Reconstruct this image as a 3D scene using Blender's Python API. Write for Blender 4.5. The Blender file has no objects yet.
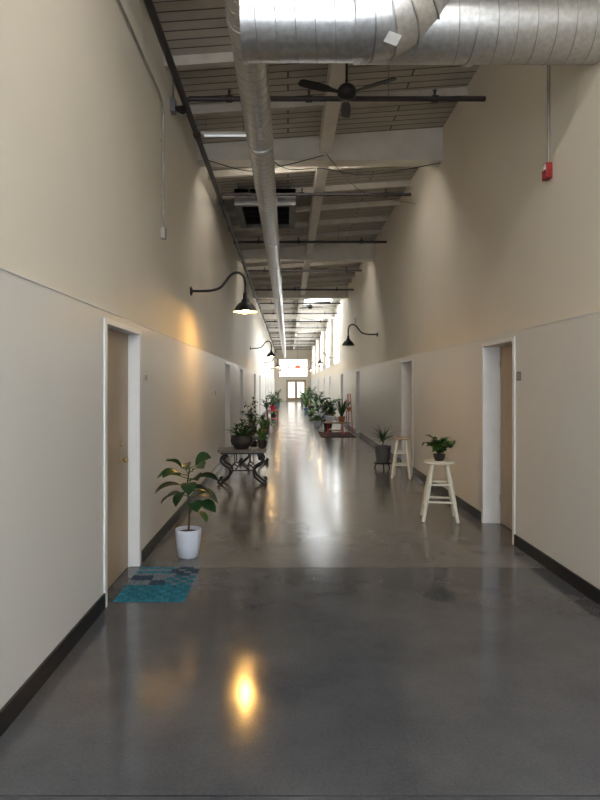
import bpy, math, random
from mathutils import Vector, Matrix
R = random.Random(7)
pi = math.pi
XL, XR = -1.36, 2.34      # corridor side walls
Y0, Y1 = -4.0, 62.0
PH = 2.2                  # partition height
def deck(x): return 5.32 + (x - XL) / (XR - XL) * 0.26

# ---------------------------------------------------------------- materials
def newmat(name):
    m = bpy.data.materials.new(name); m.use_nodes = True
    nt = m.node_tree; b = nt.nodes['Principled BSDF']
    return m, nt, b
def mat(name, col, rough=0.5, metal=0.0, var=0.12, scale=8.0, bump=0.0, bscale=60.0, col2=None, rvar=0.0, spec=None):
    m, nt, b = newmat(name)
    tc = nt.nodes.new('ShaderNodeTexCoord')
    nz = nt.nodes.new('ShaderNodeTexNoise'); nz.inputs['Scale'].default_value = scale; nz.inputs['Detail'].default_value = 5
    nt.links.new(tc.outputs['Object'], nz.inputs['Vector'])
    rp = nt.nodes.new('ShaderNodeValToRGB')
    c2 = col2 if col2 else tuple(c * (1 - var * 2) for c in col)
    rp.color_ramp.elements[0].position = 0.3; rp.color_ramp.elements[1].position = 0.7
    rp.color_ramp.elements[0].color = (*c2, 1); rp.color_ramp.elements[1].color = (*col, 1)
    nt.links.new(nz.outputs['Fac'], rp.inputs['Fac']); nt.links.new(rp.outputs['Color'], b.inputs['Base Color'])
    b.inputs['Roughness'].default_value = rough; b.inputs['Metallic'].default_value = metal
    if spec is not None: b.inputs['Specular IOR Level'].default_value = spec
    if rvar:
        mr = nt.nodes.new('ShaderNodeMapRange'); mr.inputs[3].default_value = rough - rvar; mr.inputs[4].default_value = rough + rvar
        nt.links.new(nz.outputs['Fac'], mr.inputs[0]); nt.links.new(mr.outputs[0], b.inputs['Roughness'])
    if bump:
        n2 = nt.nodes.new('ShaderNodeTexNoise'); n2.inputs['Scale'].default_value = bscale
        nt.links.new(tc.outputs['Object'], n2.inputs['Vector'])
        bp = nt.nodes.new('ShaderNodeBump'); bp.inputs['Strength'].default_value = bump; bp.inputs['Distance'].default_value = 0.01
        nt.links.new(n2.outputs['Fac'], bp.inputs['Height']); nt.links.new(bp.outputs['Normal'], b.inputs['Normal'])
    return m
def emis(name, col, s):
    m, nt, b = newmat(name)
    b.inputs['Base Color'].default_value = (*col, 1)
    b.inputs['Emission Color'].default_value = (*col, 1); b.inputs['Emission Strength'].default_value = s
    return m
def brickmat(name, c1, c2, mortar, bw, rh, ms, rough=0.7, bump=0.4):
    m, nt, b = newmat(name)
    tc = nt.nodes.new('ShaderNodeTexCoord'); br = nt.nodes.new('ShaderNodeTexBrick')
    br.inputs['Scale'].default_value = 1.0; br.inputs['Brick Width'].default_value = bw; br.inputs['Row Height'].default_value = rh
    br.inputs['Mortar Size'].default_value = ms; br.inputs['Color1'].default_value = (*c1, 1); br.inputs['Color2'].default_value = (*c2, 1)
    br.inputs['Mortar'].default_value = (*mortar, 1)
    nt.links.new(tc.outputs['Object'], br.inputs['Vector'])
    nz = nt.nodes.new('ShaderNodeTexNoise'); nz.inputs['Scale'].default_value = 3; nz.inputs['Detail'].default_value = 6
    nt.links.new(tc.outputs['Object'], nz.inputs['Vector'])
    mx = nt.nodes.new('ShaderNodeMix'); mx.data_type = 'RGBA'; mx.blend_type = 'MULTIPLY'; mx.inputs[0].default_value = 0.4
    nt.links.new(br.outputs['Color'], mx.inputs[6]); nt.links.new(nz.outputs['Fac'], mx.inputs[7])
    nt.links.new(mx.outputs[2], b.inputs['Base Color'])
    bp = nt.nodes.new('ShaderNodeBump'); bp.inputs['Strength'].default_value = bump; bp.inputs['Distance'].default_value = 0.01; bp.invert = True
    nt.links.new(br.outputs['Fac'], bp.inputs['Height']); nt.links.new(bp.outputs['Normal'], b.inputs['Normal'])
    b.inputs['Roughness'].default_value = rough
    return m
def floormat(name, ca, cb, rough, spec):
    m, nt, b = newmat(name)
    b.inputs['Specular IOR Level'].default_value = spec
    tc = nt.nodes.new('ShaderNodeTexCoord')
    n1 = nt.nodes.new('ShaderNodeTexNoise'); n1.inputs['Scale'].default_value = 1.3; n1.inputs['Detail'].default_value = 9; n1.inputs['Roughness'].default_value = 0.65
    n2 = nt.nodes.new('ShaderNodeTexNoise'); n2.inputs['Scale'].default_value = 70; n2.inputs['Detail'].default_value = 2
    for n in (n1, n2): nt.links.new(tc.outputs['Object'], n.inputs['Vector'])
    rp = nt.nodes.new('ShaderNodeValToRGB'); rp.color_ramp.elements[0].position = 0.32; rp.color_ramp.elements[1].position = 0.7
    rp.color_ramp.elements[0].color = (*ca, 1); rp.color_ramp.elements[1].color = (*cb, 1)
    nt.links.new(n1.outputs['Fac'], rp.inputs['Fac'])
    mx = nt.nodes.new('ShaderNodeMix'); mx.data_type = 'RGBA'; mx.blend_type = 'OVERLAY'; mx.inputs[0].default_value = 0.25
    nt.links.new(rp.outputs['Color'], mx.inputs[6]); nt.links.new(n2.outputs['Fac'], mx.inputs[7])
    nt.links.new(mx.outputs[2], b.inputs['Base Color'])
    mr = nt.nodes.new('ShaderNodeMapRange'); mr.inputs[1].default_value = .3; mr.inputs[2].default_value = .7
    mr.inputs[3].default_value = rough - .03; mr.inputs[4].default_value = rough + .05
    nt.links.new(n1.outputs['Fac'], mr.inputs[0]); nt.links.new(mr.outputs[0], b.inputs['Roughness'])
    n3 = nt.nodes.new('ShaderNodeTexNoise'); n3.inputs['Scale'].default_value = 2.5
    nt.links.new(tc.outputs['Object'], n3.inputs['Vector'])
    bp = nt.nodes.new('ShaderNodeBump'); bp.inputs['Strength'].default_value = 0.08; bp.inputs['Distance'].default_value = 0.02
    nt.links.new(n3.outputs['Fac'], bp.inputs['Height']); nt.links.new(bp.outputs['Normal'], b.inputs['Normal'])
    return m

M = {}
M['upper'] = mat('wall_paint_cream', (.80, .735, .62), .6, var=.02, scale=1.2, bump=.08, bscale=90)
M['part'] = mat('partition_paint', (.74, .72, .68), .42, var=.02, scale=1.0, bump=.06, bscale=120)
M['white'] = mat('trim_white', (.84, .84, .83), .4, var=.02)
M['base'] = mat('baseboard_black', (.012, .012, .014), .35)
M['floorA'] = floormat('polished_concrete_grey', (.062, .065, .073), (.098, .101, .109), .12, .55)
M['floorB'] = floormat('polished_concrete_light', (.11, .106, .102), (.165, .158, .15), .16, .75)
M['joint'] = mat('joint_filler', (.03, .03, .032), .7)
M['deck'] = brickmat('ceiling_planks', (.62, .57, .50), (.50, .46, .40), (.13, .115, .10), 3.1, .16, .012)
M['beam'] = mat('beam_paint', (.74, .70, .62), .6, var=.06, scale=4)
M['purlin'] = mat('joist_wood', (.54, .49, .42), .7, var=.12, scale=6)
M['duct'] = mat('galvanised_steel', (.62, .63, .64), .33, .92, var=.12, scale=26, rvar=.08)
M['seam'] = mat('duct_seam', (.42, .42, .42), .35, .9)
M['blk'] = mat('black_iron', (.018, .017, .017), .42, .3)
M['pipe'] = mat('sprinkler_pipe', (.045, .035, .035), .5, .3)
M['grey'] = mat('grey_metal', (.25, .25, .26), .45, .5)
M['vent'] = mat('vent_frame', (.16, .155, .15), .6, .2)
M['lgrey'] = mat('conduit', (.42, .39, .34), .45, .5)
M['door'] = mat('door_tan', (.46, .35, .24), .45, var=.08, scale=3)
M['doorg'] = mat('door_grey', (.42, .40, .38), .45, var=.04, scale=3)
M['brass'] = mat('brass', (.5, .38, .18), .3, .9)
M['red'] = mat('red_paint', (.30, .015, .015), .4)
M['redp'] = mat('pink_red_paint', (.65, .05, .08), .45)
M['stool'] = mat('stool_cream', (.78, .74, .62), .45, var=.06, scale=12)
M['wood'] = mat('wood_stool', (.5, .38, .25), .5, var=.15, scale=14)
M['stone'] = mat('stone_top', (.13, .115, .10), .4, var=.2, scale=20)
M['potw'] = mat('pot_white', (.70, .74, .84), .3, var=.02)
M['potd'] = mat('pot_dark', (.035, .033, .035), .4, var=.2)
M['potg'] = mat('pot_grey', (.11, .11, .115), .5, var=.1)
M['pott'] = mat('pot_terracotta', (.42, .16, .08), .7)
M['potb'] = mat('pot_blue', (.10, .17, .30), .3)
M['soil'] = mat('soil', (.035, .022, .014), .95, bump=.5)
M['l1'] = mat('leaf_dark', (.018, .065, .018), .38, var=.25, scale=14)
M['l2'] = mat('leaf_mid', (.042, .14, .026), .42, var=.25, scale=14)
M['l3'] = mat('leaf_light', (.15, .29, .055), .45, var=.2, scale=14)
M['stem'] = mat('stem_brown', (.10, .065, .035), .8)
M['rug1'] = mat('yarn_teal', (.01, .19, .26), .95, var=.3, scale=60, bump=.8, bscale=200)
M['rug2'] = mat('yarn_navy', (.03, .07, .12), .95, var=.3, scale=60, bump=.8, bscale=200)
M['rug3'] = mat('yarn_grey', (.22, .25, .29), .95, var=.3, scale=60, bump=.8, bscale=200)
M['rug4'] = mat('yarn_blue', (.03, .24, .34), .95, var=.3, scale=60, bump=.8, bscale=200)
M['rug5'] = mat('rug_rust', (.16, .045, .035), .95, var=.3, scale=30)
M['bulb'] = emis('bulb_warm', (1, .55, .14), 480)
M['bulbdim'] = emis('bulb_warm_dim', (1, .62, .25), 200)
M['sky'] = emis('skylight_glass', (.90, .95, 1.0), 15)
M['win'] = emis('window_glass', (.92, .96, 1.0), 7)
M['winend'] = emis('window_glass_end', (1.0, .94, .86), 1.6)  # glow of the panes added to brighten the end wall
M['winback'] = emis('window_glass_back', (.84, .91, 1.0), 6.6)
M['exit'] = emis('exit_red', (1, .05, .03), 3)
M['tube'] = emis('tube_white', (.9, .95, 1), .3)
M['tubeon'] = emis('tube_lit', (1, .955, .885), 46)  # glow of the added strips, kept out of view
M['enamel'] = mat('shade_inner', (.75, .70, .6), .35)
M['label'] = mat('label_paper', (.85, .85, .83), .6)
M['void'] = mat('vent_void', (.008, .008, .008), .8)

# ---------------------------------------------------------------- mesh builder
class MB:
    def __init__(s): s.v = []; s.f = []; s.m = []; s.sm = []; s.names = []
    def mi(s, k):
        if k not in s.names: s.names.append(k)
        return s.names.index(k)
    def add(s, vs, fs, k, smooth=False):
        o = len(s.v); s.v += [tuple(v) for v in vs]; i = s.mi(k)
        for f in fs: s.f.append([a + o for a in f]); s.m.append(i); s.sm.append(smooth)
    def box(s, x0, x1, y0, y1, z0, z1, k, rot=None, piv=None):
        vs = [Vector((x, y, z)) for z in (z0, z1) for y in (y0, y1) for x in (x0, x1)]
        if rot is not None:
            p = Vector(piv) if piv else Vector(((x0 + x1) / 2, (y0 + y1) / 2, (z0 + z1) / 2))
            vs = [rot @ (v - p) + p for v in vs]
        s.add(vs, [(0, 2, 3, 1), (4, 5, 7, 6), (0, 1, 5, 4), (2, 6, 7, 3), (0, 4, 6, 2), (1, 3, 7, 5)], k)
    def tube(s, pts, r, k, n=10, cap=True):
        pts = [Vector(p) for p in pts]; N = len(pts)
        rs = r if isinstance(r, (list, tuple)) else [r] * N
        vs = []; t0 = (pts[1] - pts[0]).normalized()
        a = Vector((0, 0, 1)) if abs(t0.z) < .9 else Vector((1, 0, 0))
        u = t0.cross(a).normalized()
        for i in range(N):
            t = (pts[min(i + 1, N - 1)] - pts[max(i - 1, 0)])
            t = t.normalized() if t.length > 1e-9 else t0
            u = (u - t * u.dot(t)).normalized(); w = t.cross(u)
            for j in range(n):
                an = 2 * pi * j / n
                vs.append(pts[i] + (u * math.cos(an) + w * math.sin(an)) * rs[i])
        fs = [(i * n + j, i * n + (j + 1) % n, (i + 1) * n + (j + 1) % n, (i + 1) * n + j) for i in range(N - 1) for j in range(n)]
        s.add(vs, fs, k, True)
        if cap:
            s.add(vs[:n], [tuple(range(n))[::-1]], k); s.add(vs[-n:], [tuple(range(n))], k)
    def lathe(s, c, prof, k, n=24, sy=1.0):
        vs = []
        for r, z in prof:
            for j in range(n):
                a = 2 * pi * j / n; vs.append((c[0] + r * math.cos(a), c[1] + r * math.sin(a) * sy, c[2] + z))
        fs = [(i * n + j, i * n + (j + 1) % n, (i + 1) * n + (j + 1) % n, (i + 1) * n + j) for i in range(len(prof) - 1) for j in range(n)]
        s.add(vs, fs, k, True)
    def leaf(s, base, yaw, pitch, L, W, droop, k, n=5, fold=.18, shape=0, roll=0.0):
        p = Vector(base); side = Vector((-math.sin(yaw), math.cos(yaw), 0)); vs = []
        for i in range(n + 1):
            t = i / n; pt = pitch - droop * t
            d = Vector((math.cos(yaw) * math.cos(pt), math.sin(yaw) * math.cos(pt), math.sin(pt)))
            up = side.cross(d) * -1
            sd = side * math.cos(roll) + up * math.sin(roll)
            if i: p = p + d * (L / n)
            if shape == 0: w = math.sin(pi * min(1, max(.03, t)) ** .85)
            elif shape == 1: w = math.sin(pi * (.02 + .96 * t) ** 1.25) ** .7 if 0 < t < 1 else .06   # fiddle
            else: w = (1 - t) ** .6 if t > .15 else .75                    # blade
            w = max(w, .03) * W / 2
            upn = Vector((0, 0, 1))
            vs += [p - sd * w + upn * w * fold * 2, p, p + sd * w + upn * w * fold * 2]
        fs = []
        for i in range(n):
            a = i * 3; fs += [(a, a + 3, a + 4, a + 1), (a + 1, a + 4, a + 5, a + 2)]
        s.add(vs, fs, k, True)
    def obj(s, name, bevel=0):
        me = bpy.data.meshes.new(name); me.from_pydata(s.v, [], s.f)
        for k in s.names: me.materials.append(M[k])
        for p, m, sm in zip(me.polygons, s.m, s.sm): p.material_index = m; p.use_smooth = sm
        me.update(); o = bpy.data.objects.new(name, me); bpy.context.scene.collection.objects.link(o)
        if bevel:
            b = o.modifiers.new('bevel', 'BEVEL'); b.width = bevel; b.segments = 2; b.limit_method = 'ANGLE'; b.angle_limit = 1.0
        return o
def cat(pts, sub=6):
    P = [Vector(p) for p in pts]; P = [P[0]] + P + [P[-1]]; out = []
    for i in range(1, len(P) - 2):
        for j in range(sub):
            t = j / sub; a, b, c, d = P[i - 1], P[i], P[i + 1], P[i + 2]
            out.append(.5 * ((2 * b) + (c - a) * t + (2 * a - 5 * b + 4 * c - d) * t * t + (3 * b - a - 3 * c + d) * t ** 3))
    out.append(P[-2]); return out

# ---------------------------------------------------------------- room shell
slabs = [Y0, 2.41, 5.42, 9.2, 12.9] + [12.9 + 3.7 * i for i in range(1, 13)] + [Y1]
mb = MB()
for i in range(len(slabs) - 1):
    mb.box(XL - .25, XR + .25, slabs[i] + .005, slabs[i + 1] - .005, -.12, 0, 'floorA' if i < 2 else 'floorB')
mb.box(XL - .25, XR + .25, Y0, Y1, -.2, -.012, 'joint')
mb.obj('floor')

ldoors = [(4.47, 5.47), (13.0, 14.0), (17.0, 18.0), (24, 25), (28.5, 29.5), (36, 37), (41, 42), (49, 50)]
rdoors = [(6.22, 7.18), (11.25, 12.3), (19.6, 20.6), (25.5, 26.5), (33, 34), (38, 39), (46, 47)]
OH = 2.12
def side_wall(name, sgn, X, doors, up_off):
    mb = MB(); T = .32
    def bx(a, b, y0, y1, z0, z1, k): mb.box(min(a, b), max(a, b), y0, y1, z0, z1, k)
    ys = [Y0] + [v for d in doors for v in d] + [Y1]
    for i in range(0, len(ys), 2): bx(X, X + sgn * T, ys[i], ys[i + 1], 0, PH, 'part')
    for a, b in doors: bx(X, X + sgn * T, a, b, OH, PH, 'part')
    zt = deck(X) + .15
    if name == 'wall_right':
        wins = [(28, 31), (34.5, 37.5), (41, 44), (47.5, 50.5), (54, 57)]
        ys = [Y0] + [v for d in wins for v in d] + [Y1]
        for i in range(0, len(ys), 2): bx(X + sgn * up_off, X + sgn * T, ys[i], ys[i + 1], PH, zt, 'upper')
        for a, b in wins:
            bx(X + sgn * up_off, X + sgn * T, a, b, PH, 2.7, 'upper'); bx(X + sgn * up_off, X + sgn * T, a, b, 5.1, zt, 'upper')
        for i, (a, b) in enumerate(wins):
            w = MB(); w.box(X + .12, X + .14, a, b, 2.7, 5.1, 'win')
            for yy in (a, (a + b) / 2 - .02, b - .05): w.box(X + .07, X + .12, yy, yy + .04, 2.7, 5.1, 'white')
            for zz in (2.7, 3.9, 5.05): w.box(X + .07, X + .12, a, b, zz, zz + .03, 'white')
            w.obj('window_%d' % (i + 1))
    else:
        bx(X + sgn * up_off, X + sgn * T, Y0, Y1, PH, zt, 'upper')
    mb.obj(name)
    bb = MB(); ys = [Y0] + [v for d in doors for v in (d[0] - .045, d[1] + .045)] + [Y1]
    for i in range(0, len(ys), 2):
        bb.box(min(X, X - sgn * .014), max(X, X - sgn * .014), ys[i], ys[i + 1], 0, .115, 'base')
    bb.obj('baseboard_' + name[5:])
    cp = MB(); bx2 = (min(X - sgn * .006, X + sgn * up_off), max(X - sgn * .006, X + sgn * up_off))
    cp.box(bx2[0], bx2[1], Y0, Y1, PH, PH + .008, 'part'); cp.obj('trim_1' if sgn < 0 else 'trim_2')
side_wall('wall_left', -1, XL, ldoors, .02)
side_wall('wall_right', 1, XR, rdoors, .02)

dn = 0
for sgn, X, doors, rec in ((-1, XL, ldoors, .09), (1, XR, rdoors, .19)):
    for i, (a, b) in enumerate(doors):
        dn += 1; mb = MB(); c = .045
        def bx(u0, u1, y0, y1, z0, z1, k):
            p, q = X + sgn * u0, X + sgn * u1; mb.box(min(p, q), max(p, q), y0, y1, z0, z1, k)
        bx(-.012, rec + .05, a - c, a + .012, 0, OH + .03, 'white'); bx(-.012, rec + .05, b - .012, b + c, 0, OH + .03, 'white')
        bx(-.012, rec + .05, a + .012, b - .012, OH - .012, OH + .03, 'white')
        bx(rec - .015, rec, a + .012, a + .03, 0, OH - .03, 'white'); bx(rec - .015, rec, b - .03, b - .012, 0, OH - .03, 'white')
        k = 'door' if (sgn < 0 or i % 2) else 'doorg'
        if sgn > 0 and i == 0: k = 'door'
        bx(rec, rec + .045, a + .012, b - .012, .008, OH - .014, k)
        ky = b - .26 if (sgn < 0 and i == 0) else a + .1; p0 = X + sgn * rec
        mb.tube([(p0, ky, 1.0), (p0 - sgn * .035, ky, 1.0)], .012, 'brass', 10)
        mb.tube([(p0, ky, 1.0), (p0 - sgn * .006, ky, 1.0)], .03, 'brass', 14)
        mb.tube([(p0 - sgn * .03, ky, 1.0), (p0 - sgn * .038, ky, 1.0), (p0 - sgn * .055, ky, 1.0), (p0 - sgn * .062, ky, 1.0)], [.018, .027, .025, .012], 'brass', 14)
        mb.tube([(p0, ky, 1.14), (p0 - sgn * .012, ky, 1.14)], .026, 'brass', 14)
        hy = a + .012 if (sgn < 0 and i == 0) else b - .03
        for hz in (.25, 1.05, 1.85): bx(rec - .008, rec + .002, hy, hy + .018, hz, hz + .09, 'grey')
        mb.obj('door_%d' % dn)

# ceiling with skylight holes
skyl = [(-2.6, -0.4), (26.5, 28.6), (33.5, 35.6), (40.5, 42.6), (47.5, 49.6), (54.5, 56.6)]  # first opening, unseen behind the camera, is added to light the near end
SX0, SX1 = .75, 2.0
mb = MB()
def deckq(x0, x1, y0, y1):
    vs = [(x0, y0, deck(x0)), (x1, y0, deck(x1)), (x1, y1, deck(x1)), (x0, y1, deck(x0))]
    vs += [(v[0], v[1], v[2] + .1) for v in vs]
    mb.add(vs, [(3, 2, 1, 0), (4, 5, 6, 7), (0, 1, 5, 4), (2, 3, 7, 6), (1, 2, 6, 5), (3, 0, 4, 7)], 'deck')
ys = [Y0] + [v for d in skyl for v in d] + [Y1]
for i in range(0, len(ys), 2): deckq(XL - .3, XR + .3, ys[i], ys[i + 1])
for a, b in skyl: deckq(XL - .3, SX0, a, b); deckq(SX1, XR + .3, a, b)
mb.obj('ceiling')
for i, (a, b) in enumerate(skyl):
    w = MB(); z = deck(1.5)
    w.box(SX0, SX1, a, b, z + .32, z + .34, 'sky')
    w.box(SX0 - .04, SX0, a, b, z - .08, z + .34, 'white'); w.box(SX1, SX1 + .04, a, b, z, z + .34, 'white')
    w.box(SX0, SX1, a - .04, a, z, z + .34, 'white'); w.box(SX0, SX1, b, b + .04, z, z + .34, 'white')
    w.obj('window_%d' % (10 + i))
# beams + unseen glowing strips added behind them to brighten the corridor
def fill_strip(x0, x1, y, z):  # added light source, shaped as a twin-tube fixture and hidden from view
    m = MB(); m.box(x0, x1, y - .07, y + .07, z + .045, z + .07, 'white')
    for dy in (-.04, .04): m.tube([(x0 + .03, y + dy, z + .02), (x1 - .03, y + dy, z + .02)], .019, 'tubeon', 12)
    for x in (x0, x1 - .03): m.box(x, x + .03, y - .065, y + .065, z - .005, z + .045, 'white')
    for x in (x0 + .2, x1 - .2): m.tube([(x, y, z + .07), (x, y, deck(x))], .005, 'grey', 5)
    m.obj('fluorescent_strip_light')
for i in range(7):
    y = 9.15 + 7.2 * i
    mb = MB(); zb = 5.07
    def pr(x0, x1, y0, y1, z0):
        vs = [(x0, y0, z0), (x1, y0, z0), (x1, y1, z0), (x0, y1, z0), (x0, y0, deck(x0)), (x1, y0, deck(x1)), (x1, y1, deck(x1)), (x0, y1, deck(x0))]
        mb.add(vs, [(3, 2, 1, 0), (4, 5, 6, 7), (0, 1, 5, 4), (1, 2, 6, 5), (2, 3, 7, 6), (3, 0, 4, 7)], 'beam')
    pr(XL - .02, XR + .02, y, y + .22, zb + .03)
    mb.box(XL - .02, XR + .02, y - .03, y + .25, zb, zb + .03, 'beam')
    mb.obj('ceiling_beam')
    if y < 26:
        fill_strip(-.62, .42, y + .38, 5.19); fill_strip(.74, 1.50, y + .38, 5.21)
fill_strip(-.72, .42, 2.4, 5.0); fill_strip(.74, 1.6, 2.4, 5.0)  # two more added strips, above the frame, for the near walls
mb = MB(); mb.box(.48, .66, Y0, Y1, 5.18, 5.48, 'beam'); mb.obj('ceiling_girder')
mb = MB(); y = 1.9
while y < Y1 - 1:
    if not any(a - .2 < y < b + .1 for a, b in skyl) and not any(-.2 < y - (9.15 + 7.2 * i) < .6 for i in range(8)):
        vs = []
        for yy in (y, y + .09):
            vs += [(XL - .02, yy, deck(XL) - .11), (XR + .02, yy, deck(XR) - .11), (XR + .02, yy, deck(XR)), (XL - .02, yy, deck(XL))]
        mb.add(vs, [(0, 1, 2, 3), (7, 6, 5, 4), (0, 4, 5, 1), (1, 5, 6, 2), (3, 2, 6, 7), (0, 3, 7, 4)], 'purlin')
    y += 1.2
mb.obj('ceiling_joists')

# end wall; bright door panes and high window added to lighten the far end
mb = MB(); mb.box(XL - .3, XR + .3, Y1, Y1 + .2, 0, 5.9, 'upper'); mb.obj('wall_back')
mb = MB()
for k in (0, 1):
    x = -.1 + k * .95
    mb.box(x, x + .92, Y1 - .05, Y1, .01, 2.1, 'door'); mb.box(x + .12, x + .80, Y1 - .06, Y1 - .05, .35, 1.95, 'winend')
mb.box(-.17, -.1, Y1 - .07, Y1, 0, 2.18, 'door'); mb.box(1.77, 1.84, Y1 - .07, Y1, 0, 2.18, 'door'); mb.box(-.17, 1.84, Y1 - .07, Y1, 2.11, 2.18, 'door')
mb.obj('door_%d' % (dn + 1))
w = MB(); w.box(-.9, 2.0, Y1 - .03, Y1 - .01, 2.5, 4.3, 'winend')
for x in (-.95, 0, 1.0, 2.0): w.box(x, x + .06, Y1 - .07, Y1 - .01, 2.45, 4.35, 'door')
for z in (2.45, 3.4, 4.3): w.box(-.95, 2.06, Y1 - .07, Y1 - .01, z, z + .06, 'door')
w.obj('window_19')
mb = MB(); W0, W1, Z0, Z1 = -1.1, 2.1, .9, 4.6
mb.box(XL - .3, W0, Y0 - .2, Y0, 0, 5.9, 'upper'); mb.box(W1, XR + .3, Y0 - .2, Y0, 0, 5.9, 'upper')
mb.box(W0, W1, Y0 - .2, Y0, 0, Z0, 'upper'); mb.box(W0, W1, Y0 - .2, Y0, Z1, 5.9, 'upper'); mb.obj('wall_front')
w = MB(); w.box(W0, W1, Y0 - .12, Y0 - .1, Z0, Z1, 'winback')
for i in range(5):
    x = W0 + (W1 - W0 - .05) * i / 4; w.box(x, x + .05, Y0 - .1, Y0 - .04, Z0, Z1, 'white')
for i in range(6):
    z = Z0 + (Z1 - Z0 - .05) * i / 5; w.box(W0, W1, Y0 - .1, Y0 - .04, z, z + .05, 'white')
w.obj('window_20')

# ---------------------------------------------------------------- ducts
def helix(mb, c, ax, r, l0, l1, pitch, k, tr=.006, seg=20):
    n = int((l1 - l0) / pitch * seg); pts = []
    for i in range(n + 1):
        a = 2 * pi * i / seg; l = l0 + pitch * i / seg
        if ax == 'x': pts.append((l, c[0] + r * math.cos(a), c[1] + r * math.sin(a)))
        else: pts.append((c[0] + r * math.cos(a), l, c[1] + r * math.sin(a)))
    mb.tube(pts, tr, k, 4)
DX, DZ, DR = -.33, 4.55, .15
mb = MB()
mb.tube([(DX, y, DZ) for y in (4.0, 20, 40, Y1 - .02)], DR, 'duct', 28)
helix(mb, (DX, DZ), 'y', DR, 4.05, 30, .16, 'seam', .004)
y = 4.7
while y < 60:
    mb.tube([(DX, y, DZ), (DX, y + .06, DZ)], DR + .009, 'duct', 28); y += 2.4
y = 6.2
while y < 60:
    mb.tube([(DX, y, DZ + DR), (DX, y, deck(DX))], .005, 'grey', 5); y += 3.6
mb.obj('spiral_air_duct')
mb = MB(); CY, CZ, CR = 4.42, 4.32, .265
mb.tube([(-.33, CY, CZ), (.6, CY, CZ)], CR, 'duct', 40)
mb.tube([(.5, CY + .1, CZ + .03), (1.5, CY + .1, CZ + .03), (XR + .01, CY + .1, CZ + .03)], CR - .01, 'duct', 40)
helix(mb, (CY, CZ), 'x', CR, -.31, .58, .14, 'seam', .004, 40)
helix(mb, (CY + .1, CZ + .03), 'x', CR - .01, 1.15, XR - .03, .14, 'seam', .004, 40)
for x in (-.335, .55): mb.tube([(x, CY, CZ), (x + .04, CY, CZ)], CR + .008, 'duct', 40)
mb.tube([(1.36, CY + .1, CZ + .03), (1.41, CY + .1, CZ + .03)], CR + .004, 'duct', 40)
# gored elbow: arc of radius .42 from +x to +z
ea = [(.60 + .42 * math.sin(t), CY - .03, CZ + .42 - .42 * math.cos(t)) for t in [i * pi / 2 / 6 for i in range(7)]]
E = [(.5, CY - .03, CZ)] + ea + [(1.02, CY - .03, deck(1.02))]
for a, b in zip(E[:-1], E[1:]):
    a, b = Vector(a), Vector(b); d = (b - a).normalized() * .03
    mb.tube([a - d, b + d], .27, 'duct', 48)
for i in range(1, len(E) - 1):
    p = Vector(E[i]); d = (Vector(E[i + 1]) - Vector(E[i - 1])).normalized() * .006
    mb.tube([p - d, p + d], .281, 'seam', 48)
th = math.radians(58); rl = .285
ly, lz = CY - .03 - rl * math.cos(th), CZ + .02 - rl * math.sin(th)
rot = Matrix.Rotation(th, 3, 'X') @ Matrix.Rotation(.35, 3, 'Y')
mb.box(.69, .79, ly - .003, ly, lz - .04, lz + .04, 'label', rot)
for x in (.1, 1.8): mb.tube([(x, CY, CZ + .2), (x, CY, deck(x))], .006, 'grey', 6)
mb.obj('spiral_air_duct')

# ---------------------------------------------------------------- sprinkler pipes
mb = MB(); SXm, SZ = -1.22, 5.0
mb.tube([(SXm, Y0 + .02, SZ), (SXm, Y1 - .02, SZ)], .038, 'pipe', 12)
y = 2.0
while y < 60:
    mb.tube([(SXm, y, SZ), (SXm, y + .09, SZ)], .05, 'pipe', 12); mb.tube([(SXm, y + .04, SZ), (SXm, y + .04, deck(SXm))], .006, 'grey', 5); y += 3.0
for i in range(15):
    y = 7.15 + 3.58 * i
    if y > 59: break
    x1 = XR + .01 if i % 2 == 0 else 2.2
    mb.tube([(SXm, y, SZ), (SXm, y, SZ + .03), (SXm + .05, y, SZ + .06), (x1, y, SZ + .06)], .03, 'pipe', 10)
    for x in (-.7, .25, 1.75):
        mb.tube([(x - .04, y, SZ + .06), (x + .04, y, SZ + .06)], .042, 'pipe', 10)
        mb.tube([(x, y, SZ + .06), (x, y, SZ + .16)], .014, 'pipe', 8)
        mb.tube([(x, y, SZ + .16), (x, y, SZ + .165)], .03, 'grey', 8)
    mb.tube([(1.2, y, SZ + .06), (1.2, y, deck(1.2))], .006, 'grey', 5)
mb.obj('sprinkler_pipes')

xu = XL - .02
mb = MB()
mb.tube([(xu + .02, Y0 + .1, 4.74), (xu + .02, 6.35, 4.74), (xu + .02, 6.50, 4.70), (xu + .02, 6.53, 4.6), (xu + .02, 6.53, 3.35)], .012, 'lgrey', 8)
mb.box(xu, xu + .05, 6.49, 6.57, 3.24, 3.36, 'lgrey')
for z in (3.7, 4.3): mb.box(xu, xu + .035, 6.51, 6.55, z, z + .02, 'lgrey')
mb.obj('electrical_conduit')
mb = MB()
mb.box(xu, xu + .06, 7.0, 7.12, 4.85, 5.0, 'grey'); mb.tube([(xu + .03, 7.06, 5.0), (xu + .03, 7.06, deck(XL))], .012, 'grey', 8)
mb.tube([(xu + .05, 7.06, 4.9), (xu + .16, 6.98, 4.85)], [.03, .05], 'blk', 12); mb.obj('security_camera')
xr = XR + .02
mb = MB()
mb.tube([(xr - .015, 5.4, 3.64), (xr - .015, 5.4, deck(XR) - .01)], .014, 'lgrey', 8)
mb.box(xr - .055, xr, 5.35, 5.45, 3.5, 3.64, 'red'); mb.box(xr - .062, xr - .055, 5.37, 5.43, 3.58, 3.63, 'label')
mb.tube([(xr - .055, 5.4, 3.53), (xr - .06, 5.4, 3.53)], .02, 'redp', 12)
mb.obj('fire_alarm_strobe', .003)
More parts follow.
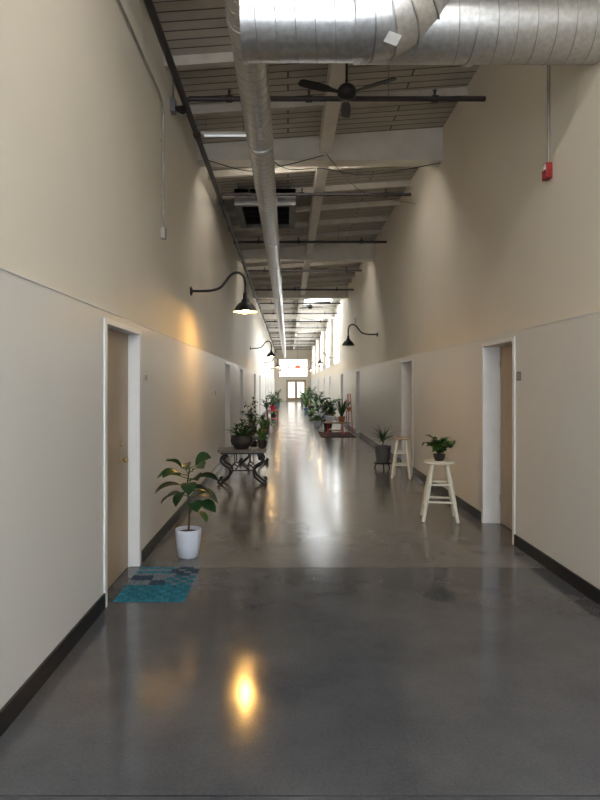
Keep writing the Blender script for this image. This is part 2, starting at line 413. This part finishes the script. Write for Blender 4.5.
def plaque(name, X, sgn, y, z, w, h, k):
    m = MB(); a, b = X, X - sgn * .012; m.box(min(a, b), max(a, b), y - w / 2, y + w / 2, z - h / 2, z + h / 2, k)
    b2 = X - sgn * .014; m.box(min(b, b2), max(b, b2), y - w / 3, y + w / 3, z - h / 3, z + h / 3, 'lgrey'); m.obj(name, .002)
plaque('room_number_sign', XR, 1, 6.07, 1.74, .10, .09, 'grey')
plaque('light_switch', XL, -1, 10.6, 1.5, .1, .1, 'white'); plaque('light_switch', XL, -1, 11.1, 1.5, .2, .12, 'white')
plaque('room_number_sign', XL, -1, 5.72, 1.72, .06, .05, 'lgrey')
plaque('wall_vent', xr, 1, 21, 3.9, .3, .2, 'blk')

mb = MB()
mb.tube(cat([(DX, 8.6, 4.95), (0, 8.7, 4.78), (.5, 9.0, 4.9), (1.2, 9.05, 4.82), (2.3, 9.05, 5.0)]), .007, 'blk', 5)
mb.tube(cat([(-1.2, 9.0, 5.02), (-.6, 9.0, 4.86), (-.1, 9.05, 4.95), (.55, 9.0, 5.1)]), .007, 'blk', 5)
mb.tube(cat([(.57, 9.0, 5.12), (1.1, 9.6, 4.8), (1.7, 10.6, 4.95), (2.33, 11, 4.98)]), .006, 'blk', 5)
mb.obj('ceiling_cables')

# return air unit
mb = MB(); x0, x1, y0, y1 = -.98, .14, 10.95, 12.6; zb = 4.93
for a in ((x0, x1, y0, y0 + .09), (x0, x1, y1 - .09, y1), (x0, x0 + .12, y0 + .09, y1 - .09), (x1 - .12, x1, y0 + .09, y1 - .09)):
    mb.box(*a, zb, zb + .3, 'vent')
mb.box(x0, x1, y0, y1, zb + .2, zb + .3, 'void')
for i in range(9): 
    yy = y0 + .2 + i * .15; mb.box(x0 + .12, x1 - .12, yy, yy + .08, zb + .06, zb + .07, 'void', Matrix.Rotation(.6, 3, 'X'))
for x in (x0 + .05, x1 - .05):
    for y in (y0 + .05, y1 - .05): mb.tube([(x, y, zb + .3), (x, y, deck(x))], .008, 'grey', 6)
mb.obj('return_air_vent')

mb = MB(); mb.box(-1.16, -.52, 8.0, 8.06, 5.0, 5.03, 'beam'); mb.tube([(-1.12, 8.03, 4.985), (-.56, 8.03, 4.985)], .013, 'tube', 10)
for x in (-1.1, -.6): mb.tube([(x, 8.03, 5.03), (x, 8.03, deck(x))], .005, 'grey', 5)
mb.obj('fluorescent_strip_light')

def fan(x, y, z, a0):
    m = MB()
    m.tube([(x, y, z + .1), (x, y, deck(x))], .013, 'blk', 10)
    m.lathe((x, y, deck(x) - .08), [(.0, 0), (.03, 0), (.065, .05), (.07, .1)], 'blk')
    m.lathe((x, y, z), [(0, -.07), (.06, -.065), (.10, -.03), (.105, .03), (.08, .075), (.03, .11), (0, .11)], 'blk', 28)
    for i in range(3):
        a = a0 + i * 2 * pi / 3; rm = Matrix.Rotation(a, 3, 'Z') @ Matrix.Rotation(.22, 3, 'X')
        pr = [(.10, .02), (.2, .03), (.26, .05), (.4, .058), (.55, .05), (.58, .03)]
        vs = []
        for r, w in pr:
            for s in (-1, 1):
                for t in (.004, -.004): vs.append(rm @ Vector((r, s * w, t)) + Vector((x, y, z)))
        fs = [(0, 2, 3, 1)]
        for j in range(len(pr) - 1):
            b = j * 4; fs += [(b, b + 4, b + 6, b + 2), (b + 1, b + 3, b + 7, b + 5), (b, b + 1, b + 5, b + 4), (b + 2, b + 6, b + 7, b + 3)]
        b = (len(pr) - 1) * 4; fs.append((b, b + 1, b + 3, b + 2)); m.add(vs, fs, 'blk')
    m.obj('ceiling_fan')
fan(.64, 6.55, 4.83, -.6); fan(.9, 24.5, 4.83, .3)

def lamp(sgn, X, y, k):
    m = MB(); f = lambda u, z: (X + sgn * u, y, z)
    m.tube([f(0, 2.98), f(.012, 2.98), f(.03, 2.98)], [.065, .065, .03], 'blk', 20)
    pts = [f(.02, 2.98), f(.15, 2.98), f(.30, 2.99), f(.42, 3.03), f(.50, 3.12), f(.57, 3.21), f(.66, 3.245), f(.74, 3.20), f(.77, 3.10), f(.775, 2.93)]
    m.tube(cat(pts, 6), .018, 'blk', 10)
    c = f(.775, 0); c = (c[0], c[1], 2.69)
    m.lathe(c, [(0, .26), (.03, .26), (.034, .18), (.05, .17), (.06, .135), (.10, .11), (.145, .055), (.168, 0), (.172, -.004)], 'blk', 32)
    m.lathe(c, [(.170, -.004), (.164, 0), (.14, .05), (.095, .10), (.05, .125), (0, .13)], 'enamel', 32)
    m.lathe(c, [(0, -.028), (.02, -.025), (.036, -.008), (.042, .02), (.034, .06), (.02, .09), (.018, .12)], k, 20)
    m.obj('gooseneck_wall_lamp')
for i, y in enumerate((8.5, 21.8, 35, 48)): lamp(1, XL - .02, y, 'bulb' if i == 0 else 'bulbdim')
for y in (15.8, 29.5, 42): lamp(-1, XR + .02, y, 'enamel' if y < 16 else 'bulbdim')

mb = MB(); mb.box(.5, .8, 40, 40.06, 2.78, 2.94, 'exit'); mb.box(.48, .82, 40.06, 40.1, 2.76, 2.96, 'white')
mb.tube([(.65, 40.08, 2.96), (.65, 40.08, 5.18)], .01, 'grey', 6); mb.obj('exit_sign')

# ---------------------------------------------------------------- plants & furniture
def pot(m, c, r0, r1, h, k, rim=.012):
    m.lathe(c, [(0, 0), (r0 * .93, 0), (r0, .012), (r0 + (r1 - r0) * .5, h * .45), (r1, h * .93), (r1 + rim * .3, h), (r1 - rim, h), (r1 - rim * 1.2, h * .9), (0, h * .88)], k, 32)
    m.lathe((c[0], c[1], c[2] + h * .885), [(r1 - rim * 1.1, 0), (r1 * .5, .012), (0, .016)], 'soil', 24)
def bush(m, c, n, L, W, pmin, pmax, droop, ks, shape=0, h=0, stems=True, spread=.03):
    for i in range(n):
        a = i * 2.399 + R.uniform(-.3, .3); pch = R.uniform(pmin, pmax); z = c[2] + (h * R.random())
        b = (c[0] + math.cos(a) * spread, c[1] + math.sin(a) * spread, z)
        m.leaf(b, a, pch, L * R.uniform(.7, 1.15), W * R.uniform(.8, 1.15), droop * R.uniform(.6, 1.3), R.choice(ks), 6, shape=shape)
def foliage(m, c, n, rad, hgt, L, W, ks, shape=0):
    ns = max(5, n // 6)
    for s in range(ns):
        a = s * 2.399 + R.uniform(-.4, .4); rr = rad * R.uniform(.25, 1); hh = hgt * R.uniform(.45, 1)
        tip = Vector((c[0] + math.cos(a) * rr, c[1] + math.sin(a) * rr, c[2] + hh))
        mid = Vector((c[0] + math.cos(a) * rr * .35, c[1] + math.sin(a) * rr * .35, c[2] + hh * .65))
        path = cat([c, mid, tip], 4); m.tube(path, .004, 'stem', 5)
        for j in range(max(3, n // ns)):
            p = path[R.randrange(3, len(path))]
            m.leaf(p, R.uniform(0, 2 * pi), R.uniform(-.2, .9), L * R.uniform(.7, 1.2), W * R.uniform(.8, 1.2), R.uniform(.3, 1.1), R.choice(ks), 4, shape=shape)

# fiddle leaf fig
m = MB(); c = (-.957, 5.76, 0)
m.lathe(c, [(0, 0), (.080, 0), (.094, .01), (.110, .10), (.120, .2), (.124, .262), (.122, .272), (.112, .272), (.107, .24), (0, .235)], 'potw', 40)
m.lathe((c[0], c[1], .238), [(.11, 0), (.05, .012), (0, .014)], 'soil')
st = cat([(c[0], c[1], .23), (c[0] + .012, c[1], .45), (c[0] - .01, c[1] + .01, .68), (c[0] + .015, c[1], .86)], 6)
m.tube(st, [.011 - .005 * i / (len(st) - 1) for i in range(len(st))], 'stem', 8)
fl = [(.47, 6.1, .3, .22), (.52, 5.2, .2, .20), (.56, .2, .2, .24), (.58, 2.9, .1, .25), (.62, 4.4, .0, .22),
      (.64, 5.7, .35, .25), (.67, 3.35, .25, .27), (.70, 1.4, .4, .22), (.73, .15, .4, .23), (.75, 3.0, .45, .26),
      (.80, 2.0, .8, .19), (.81, 5.5, .8, .18), (.84, 3.7, 1.0, .18), (.85, .4, 1.0, .18), (.70, 4.9, .1, .2), (.78, 3.9, .5, .22), (.62, 6.2, .1, .24), (.42, 5.8, .0, .18)]
for z, a, p, L in fl:
    x = c[0] + math.cos(a) * .02; y = c[1] + math.sin(a) * .02
    tp = (x + math.cos(a) * .05, y + math.sin(a) * .05, z + .02)
    m.tube([(c[0], c[1], z), tp], .004, 'l2', 5)
    m.leaf(tp, a, p, L, .15, 1.0, R.choice(['l1', 'l1', 'l2']), 8, fold=.2, shape=1, roll=R.uniform(-.5, .5))
m.obj('potted_fiddle_leaf_fig')

# door mat
m = MB(); x0, x1, y0, y1 = -1.335, -.79, 4.56, 5.42
nx, ny = 9, 14; dx = (x1 - x0) / nx; dy = (y1 - y0) / ny
for j in range(ny):
    for i in range(nx):
        if j < 6: k = 'rug1' if (i + j) % 2 else 'rug4'
        elif j < 10: k = ('rug3' if (i // 3 + j // 2) % 2 else 'rug2') if i < 5 else ('rug1' if (i + j) % 2 else 'rug3')
        else: k = ('rug4' if j % 2 else 'rug3') if i < 5 else ('rug2' if (i + j) % 3 else 'rug3')
        cx, cy = x0 + dx * (i + .5), y0 + dy * (j + .5); hh = .009 + .003 * ((i + j) % 2)
        a, b = dx * .5, dy * .5
        vs = [(cx - a, cy - b, .001), (cx + a, cy - b, .001), (cx + a, cy + b, .001), (cx - a, cy + b, .001), (cx - a * .75, cy - b * .75, hh), (cx + a * .75, cy - b * .75, hh), (cx + a * .75, cy + b * .75, hh), (cx - a * .75, cy + b * .75, hh)]
        m.add(vs, [(3, 2, 1, 0), (4, 5, 6, 7), (0, 1, 5, 4), (1, 2, 6, 5), (2, 3, 7, 6), (3, 0, 4, 7)], k)
m.obj('patchwork_door_mat')

def iron_table(cx, cy, w, d, h):
    m = MB()
    m.box(cx - w / 2, cx + w / 2, cy - d / 2, cy + d / 2, h - .045, h, 'stone')
    m.box(cx - w / 2 + .04, cx + w / 2 - .04, cy - d / 2 + .04, cy + d / 2 - .04, h - .075, h - .045, 'blk')
    s = (h - .06) / .52; yy = d / 2 - .06; uu = w / 2 - .13
    prof = [(.035, .415), (.015, .43), (.025, .455), (.06, .455), (.082, .42), (.07, .37), (.02, .32), (-.055, .27), (-.075, .20), (-.045, .12), (.01, .07), (.06, .03), (.1, .015), (.125, .04), (.11, .07), (.085, .06)]
    prof2 = [(-.02, .52), (.0, .50), (.05, .47), (.075, .44)]
    for sx in (-1, 1):
        for sy in (-1, 1):
            P = [(cx + sx * (uu + u), cy + sy * yy, max(.02, z * s)) for u, z in prof]
            m.tube(cat(P, 5), .020, 'blk', 8)
            m.tube(cat([(cx + sx * (uu + u), cy + sy * yy, z * s) for u, z in prof2], 4), .020, 'blk', 8)
            Q = [(-.06, .24), (-.10, .30), (-.15, .33), (-.19, .30), (-.18, .26), (-.15, .27)]
            m.tube(cat([(cx + sx * (uu + u), cy + sy * yy, z * s) for u, z in Q], 5), .010, 'blk', 7)
            m.tube([(cx + sx * (uu - .15), cy + sy * yy, .33 * s), (cx + sx * (uu - .15), cy + sy * yy, h - .06)], .009, 'blk', 7)
        m.tube([(cx + sx * (uu - .07), cy - yy, .21 * s), (cx + sx * (uu - .07), cy + yy, .21 * s)], .010, 'blk', 8)
    m.tube([(cx - uu + .07, cy, .21 * s), (cx + uu - .07, cy, .21 * s)], .010, 'blk', 8)
    m.obj('wrought_iron_table', .004)
iron_table(-.76, 10.1, .80, .46, .58)
iron_table(-.72, 12.7, .6, .42, .58)

def bowl(m, c, r, h, k='potd'):
    m.lathe(c, [(0, 0), (r * .6, 0), (r * .62, .02), (r * .9, h * .35), (r, h * .65), (r * .93, h * .92), (r * 1.0, h), (r * .88, h), (r * .86, h * .88), (0, h * .86)], k, 32)
    m.lathe((c[0], c[1], c[2] + h * .87), [(r * .86, 0), (0, .015)], 'soil')
m = MB(); bowl(m, (-.78, 10.08, .58), .19, .22)
bush(m, (-.78, 10.08, .78), 22, .32, .05, .5, 1.35, .9, ['l1', 'l2'], 2, spread=.05)
foliage(m, (-.78, 10.08, .77), 50, .2, .32, .10, .05, ['l1', 'l2']); m.obj('potted_agave')
m = MB(); pot(m, (-.44, 10.12, .58), .055, .07, .15, 'potd'); bush(m, (-.44, 10.12, .71), 22, .26, .03, 1.15, 1.5, .3, ['l1', 'l2'], 2); m.obj('potted_spider_plant')
m = MB(); bowl(m, (-.80, 12.7, .58), .15, .2); foliage(m, (-.80, 12.7, .75), 60, .2, .6, .12, .06, ['l1', 'l2']); m.obj('potted_jade_plant')
m = MB(); pot(m, (-.52, 12.62, .58), .06, .08, .14, 'pott'); bush(m, (-.52, 12.62, .70), 16, .3, .04, .9, 1.45, .4, ['l2', 'l3'], 2); m.obj('potted_aloe')

def stool(cx, cy, h, rs, spr, k, rot=0.4, ks=None):
    m = MB(); t = .035
    m.lathe((cx, cy, h - t), [(0, 0), (rs * .93, 0), (rs, .008), (rs, t - .008), (rs * .96, t), (0, t)], ks or k, 40)
    L = []
    for i in range(4):
        a = rot + i * pi / 2
        top = Vector((cx + math.cos(a) * rs * .66, cy + math.sin(a) * rs * .66, h - t)); bot = Vector((cx + math.cos(a) * spr, cy + math.sin(a) * spr, 0.002))
        m.tube([top, top.lerp(bot, .5), bot], [.023, .028, .022], k, 12); L.append((top, bot))
    for i in range(4):
        a, b = L[i], L[(i + 1) % 4]
        for f in ((.36, .66) if i % 2 == 0 else (.45, .75)):
            m.tube([a[0].lerp(a[1], f), b[0].lerp(b[1], f)], .014, k, 10)
    m.obj('wooden_stool')
stool(1.86, 7.38, .72, .185, .285, 'stool', .62)
stool(2.03, 10.7, .72, .16, .22, 'stool', .5, 'wood')

m = MB(); c = (1.86, 7.38, .72); pot(m, c, .055, .075, .08, 'potd')
foliage(m, (c[0], c[1], .78), 170, .2, .22, .085, .065, ['l1', 'l2', 'l2', 'l3']); m.obj('potted_pothos')

m = MB(); c = (1.87, 11.85, .12)
for i in range(3):
    a = .5 + i * 2 * pi / 3; m.tube([(c[0] + .17 * math.cos(a), c[1] + .17 * math.sin(a), .002), (c[0] + .12 * math.cos(a), c[1] + .12 * math.sin(a), .12)], .014, 'blk', 8)
m.lathe((c[0], c[1], .10), [(0, 0), (.17, 0), (.18, .02), (.0, .02)], 'blk')
pot(m, c, .125, .165, .33, 'potg')
m.tube([(c[0], c[1], .40), (c[0] + .01, c[1], .55)], .012, 'stem', 8)
bush(m, (c[0], c[1], .52), 40, .36, .035, .3, 1.45, 1.0, ['l1', 'l1', 'l2'], 2, h=.1); m.obj('potted_dracaena')

m = MB(); m.box(1.05, 2.15, 18.9, 20.9, .001, .012, 'rug5')
for s in range(6): m.box(1.1 + .0, 2.1, 19.0 + s * .32, 19.06 + s * .32, .012, .014, 'rug3')
m.obj('woven_rug')
m = MB(); c = (1.55, 19.7)
m.lathe((c[0], c[1], .40), [(0, 0), (.40, 0), (.42, .015), (.42, .035), (0, .035)], 'wood', 36)
for i in range(4):
    a = .6 + i * pi / 2; m.tube([(c[0] + .3 * math.cos(a), c[1] + .3 * math.sin(a), .40), (c[0] + .36 * math.cos(a), c[1] + .36 * math.sin(a), .016)], .016, 'redp', 8)
m.lathe((c[0], c[1], .16), [(0, 0), (.28, 0), (.28, .02), (0, .02)], 'wood', 30); m.obj('round_plant_table')
m = MB(); pot(m, (1.36, 19.62, .435), .1, .13, .2, 'potw'); foliage(m, (1.36, 19.62, .6), 90, .24, .55, .15, .08, ['l1', 'l2', 'l3']); m.obj('potted_rubber_plant')
m = MB(); pot(m, (1.77, 19.8, .435), .09, .12, .18, 'pott'); bush(m, (1.77, 19.8, .6), 34, .65, .06, 1.15, 1.5, .3, ['l1', 'l2'], 2); m.obj('potted_snake_plant')
m = MB()
for dx, dy in ((-.12, 0), (.12, 0), (0, .2)):
    m.tube([(2.08 + dx, 20.4 + dy, .013), (2.08 + dx * .4, 20.45 + dy * .3, 1.35)], .013, 'redp', 8)
for z in (.35, .75): m.lathe((2.08, 20.46, z), [(0, 0), (.15, 0), (.15, .02), (0, .02)], 'wood', 20)
m.obj('tiered_plant_stand')
m = MB(); pot(m, (2.08, 20.46, .771), .05, .07, .12, 'pott'); foliage(m, (2.08, 20.46, .87), 24, .12, .22, .08, .05, ['l2', 'l3']); m.obj('potted_ivy')

m = MB(); c = (-.68, 26.5)
m.box(c[0] - .25, c[0] + .25, c[1] - .2, c[1] + .2, .5, .54, 'redp'); m.box(c[0] - .22, c[0] + .22, c[1] - .17, c[1] + .17, .15, .18, 'redp')
for sx in (-1, 1):
    for sy in (-1, 1): m.box(c[0] + sx * .22 - .02, c[0] + sx * .22 + .02, c[1] + sy * .17 - .02, c[1] + sy * .17 + .02, 0, .5, 'redp')
m.obj('red_plant_stand', .004)
m = MB(); pot(m, (c[0], c[1], .541), .09, .13, .2, 'redp'); foliage(m, (c[0], c[1], .7), 50, .3, .5, .15, .08, ['l2', 'l3']); m.obj('potted_begonia')

names = ['potted_palm', 'potted_fern', 'potted_monstera', 'potted_ficus', 'potted_dracaena']
def floor_plant(x, y, s, kind, k):
    m = MB(); ph = .26 * s; pot(m, (x, y, 0), .11 * s, .15 * s, ph, k)
    c = (x, y, ph * .85)
    if kind == 0:
        for i in range(5): m.tube([c, (x + R.uniform(-.05, .05), y + R.uniform(-.05, .05), c[2] + .5 * s)], .008, 'stem', 5)
        bush(m, c, 34, .6 * s, .07 * s, .9, 1.5, 1.1, ['l1', 'l2', 'l3'], 0, h=.45 * s)
    elif kind == 1: bush(m, c, 60, .42 * s, .06 * s, .5, 1.45, 1.4, ['l2', 'l3'], 0, h=.1)
    elif kind == 2: foliage(m, c, 50, .3 * s, .75 * s, .22 * s, .18 * s, ['l1', 'l2', 'l3'], 1)
    elif kind == 3:
        m.tube([c, (x, y, c[2] + .5 * s)], .014, 'stem', 6); foliage(m, (x, y, c[2] + .4 * s), 130, .3 * s, .65 * s, .12 * s, .06 * s, ['l1', 'l2', 'l3'])
    else:
        m.tube([c, (x, y, c[2] + .35 * s)], .014, 'stem', 6); bush(m, (x, y, c[2] + .3 * s), 46, .42 * s, .045 * s, .4, 1.45, 1.0, ['l2', 'l3'], 2, h=.15)
    m.obj(names[kind])
pk = ['potd', 'potw', 'pott', 'potg', 'potb']
i = 0
for x, y, s, kd in [(1.5, 22.6, 1.25, 2), (1.15, 23.6, .95, 1), (1.6, 24.4, 1.1, 0), (1.3, 25.8, 1.1, 3), (1.6, 27.4, 1.1, 4), (1.15, 28.6, 1.0, 1), (1.5, 30.2, 1.2, 0),
                    (1.2, 32, 1.1, 3), (1.6, 34, 1.15, 2), (1.1, 36, 1.1, 0), (1.5, 38.6, 1.2, 3), (1.2, 41.2, 1.2, 0), (1.5, 45, 1.2, 3), (1.2, 49, 1.2, 2), (1.4, 54, 1.3, 0),
                    (-.9, 15.6, .7, 3), (-.85, 17.6, .7, 1), (-.85, 20, .8, 4), (-.8, 22.2, .85, 1), (-.85, 24, .95, 3), (-.7, 29, .95, 1), (-.75, 32, 1.0, 3), (-.8, 35, 1.0, 2), (-.75, 39, 1.0, 4), (-.75, 44, 1.1, 3), (-.8, 50, 1.1, 1)]:
    floor_plant(x, y, s, kd, pk[i % 5]); i += 1

# ---------------------------------------------------------------- world, camera
w = bpy.data.worlds.new('World'); bpy.context.scene.world = w; w.use_nodes = True
nt = w.node_tree; bg = nt.nodes['Background']; sk = nt.nodes.new('ShaderNodeTexSky'); sk.sky_type = 'HOSEK_WILKIE'
nt.links.new(sk.outputs[0], bg.inputs[0]); bg.inputs[1].default_value = .5
try:
    bpy.context.scene.view_settings.view_transform = 'Standard'
    bpy.context.scene.view_settings.exposure = .12
except Exception: pass
cd = bpy.data.cameras.new('Camera'); co = bpy.data.objects.new('Camera', cd); bpy.context.scene.collection.objects.link(co)
co.location = (0, 0, 1.65); co.rotation_euler = (pi / 2, 0, 0)
cd.sensor_fit = 'VERTICAL'; cd.sensor_height = 36; cd.sensor_width = 27; cd.lens = 27
cd.shift_x = 12 / 800; cd.shift_y = -15 / 800; cd.clip_end = 200; cd.clip_start = .05
bpy.context.scene.camera = co
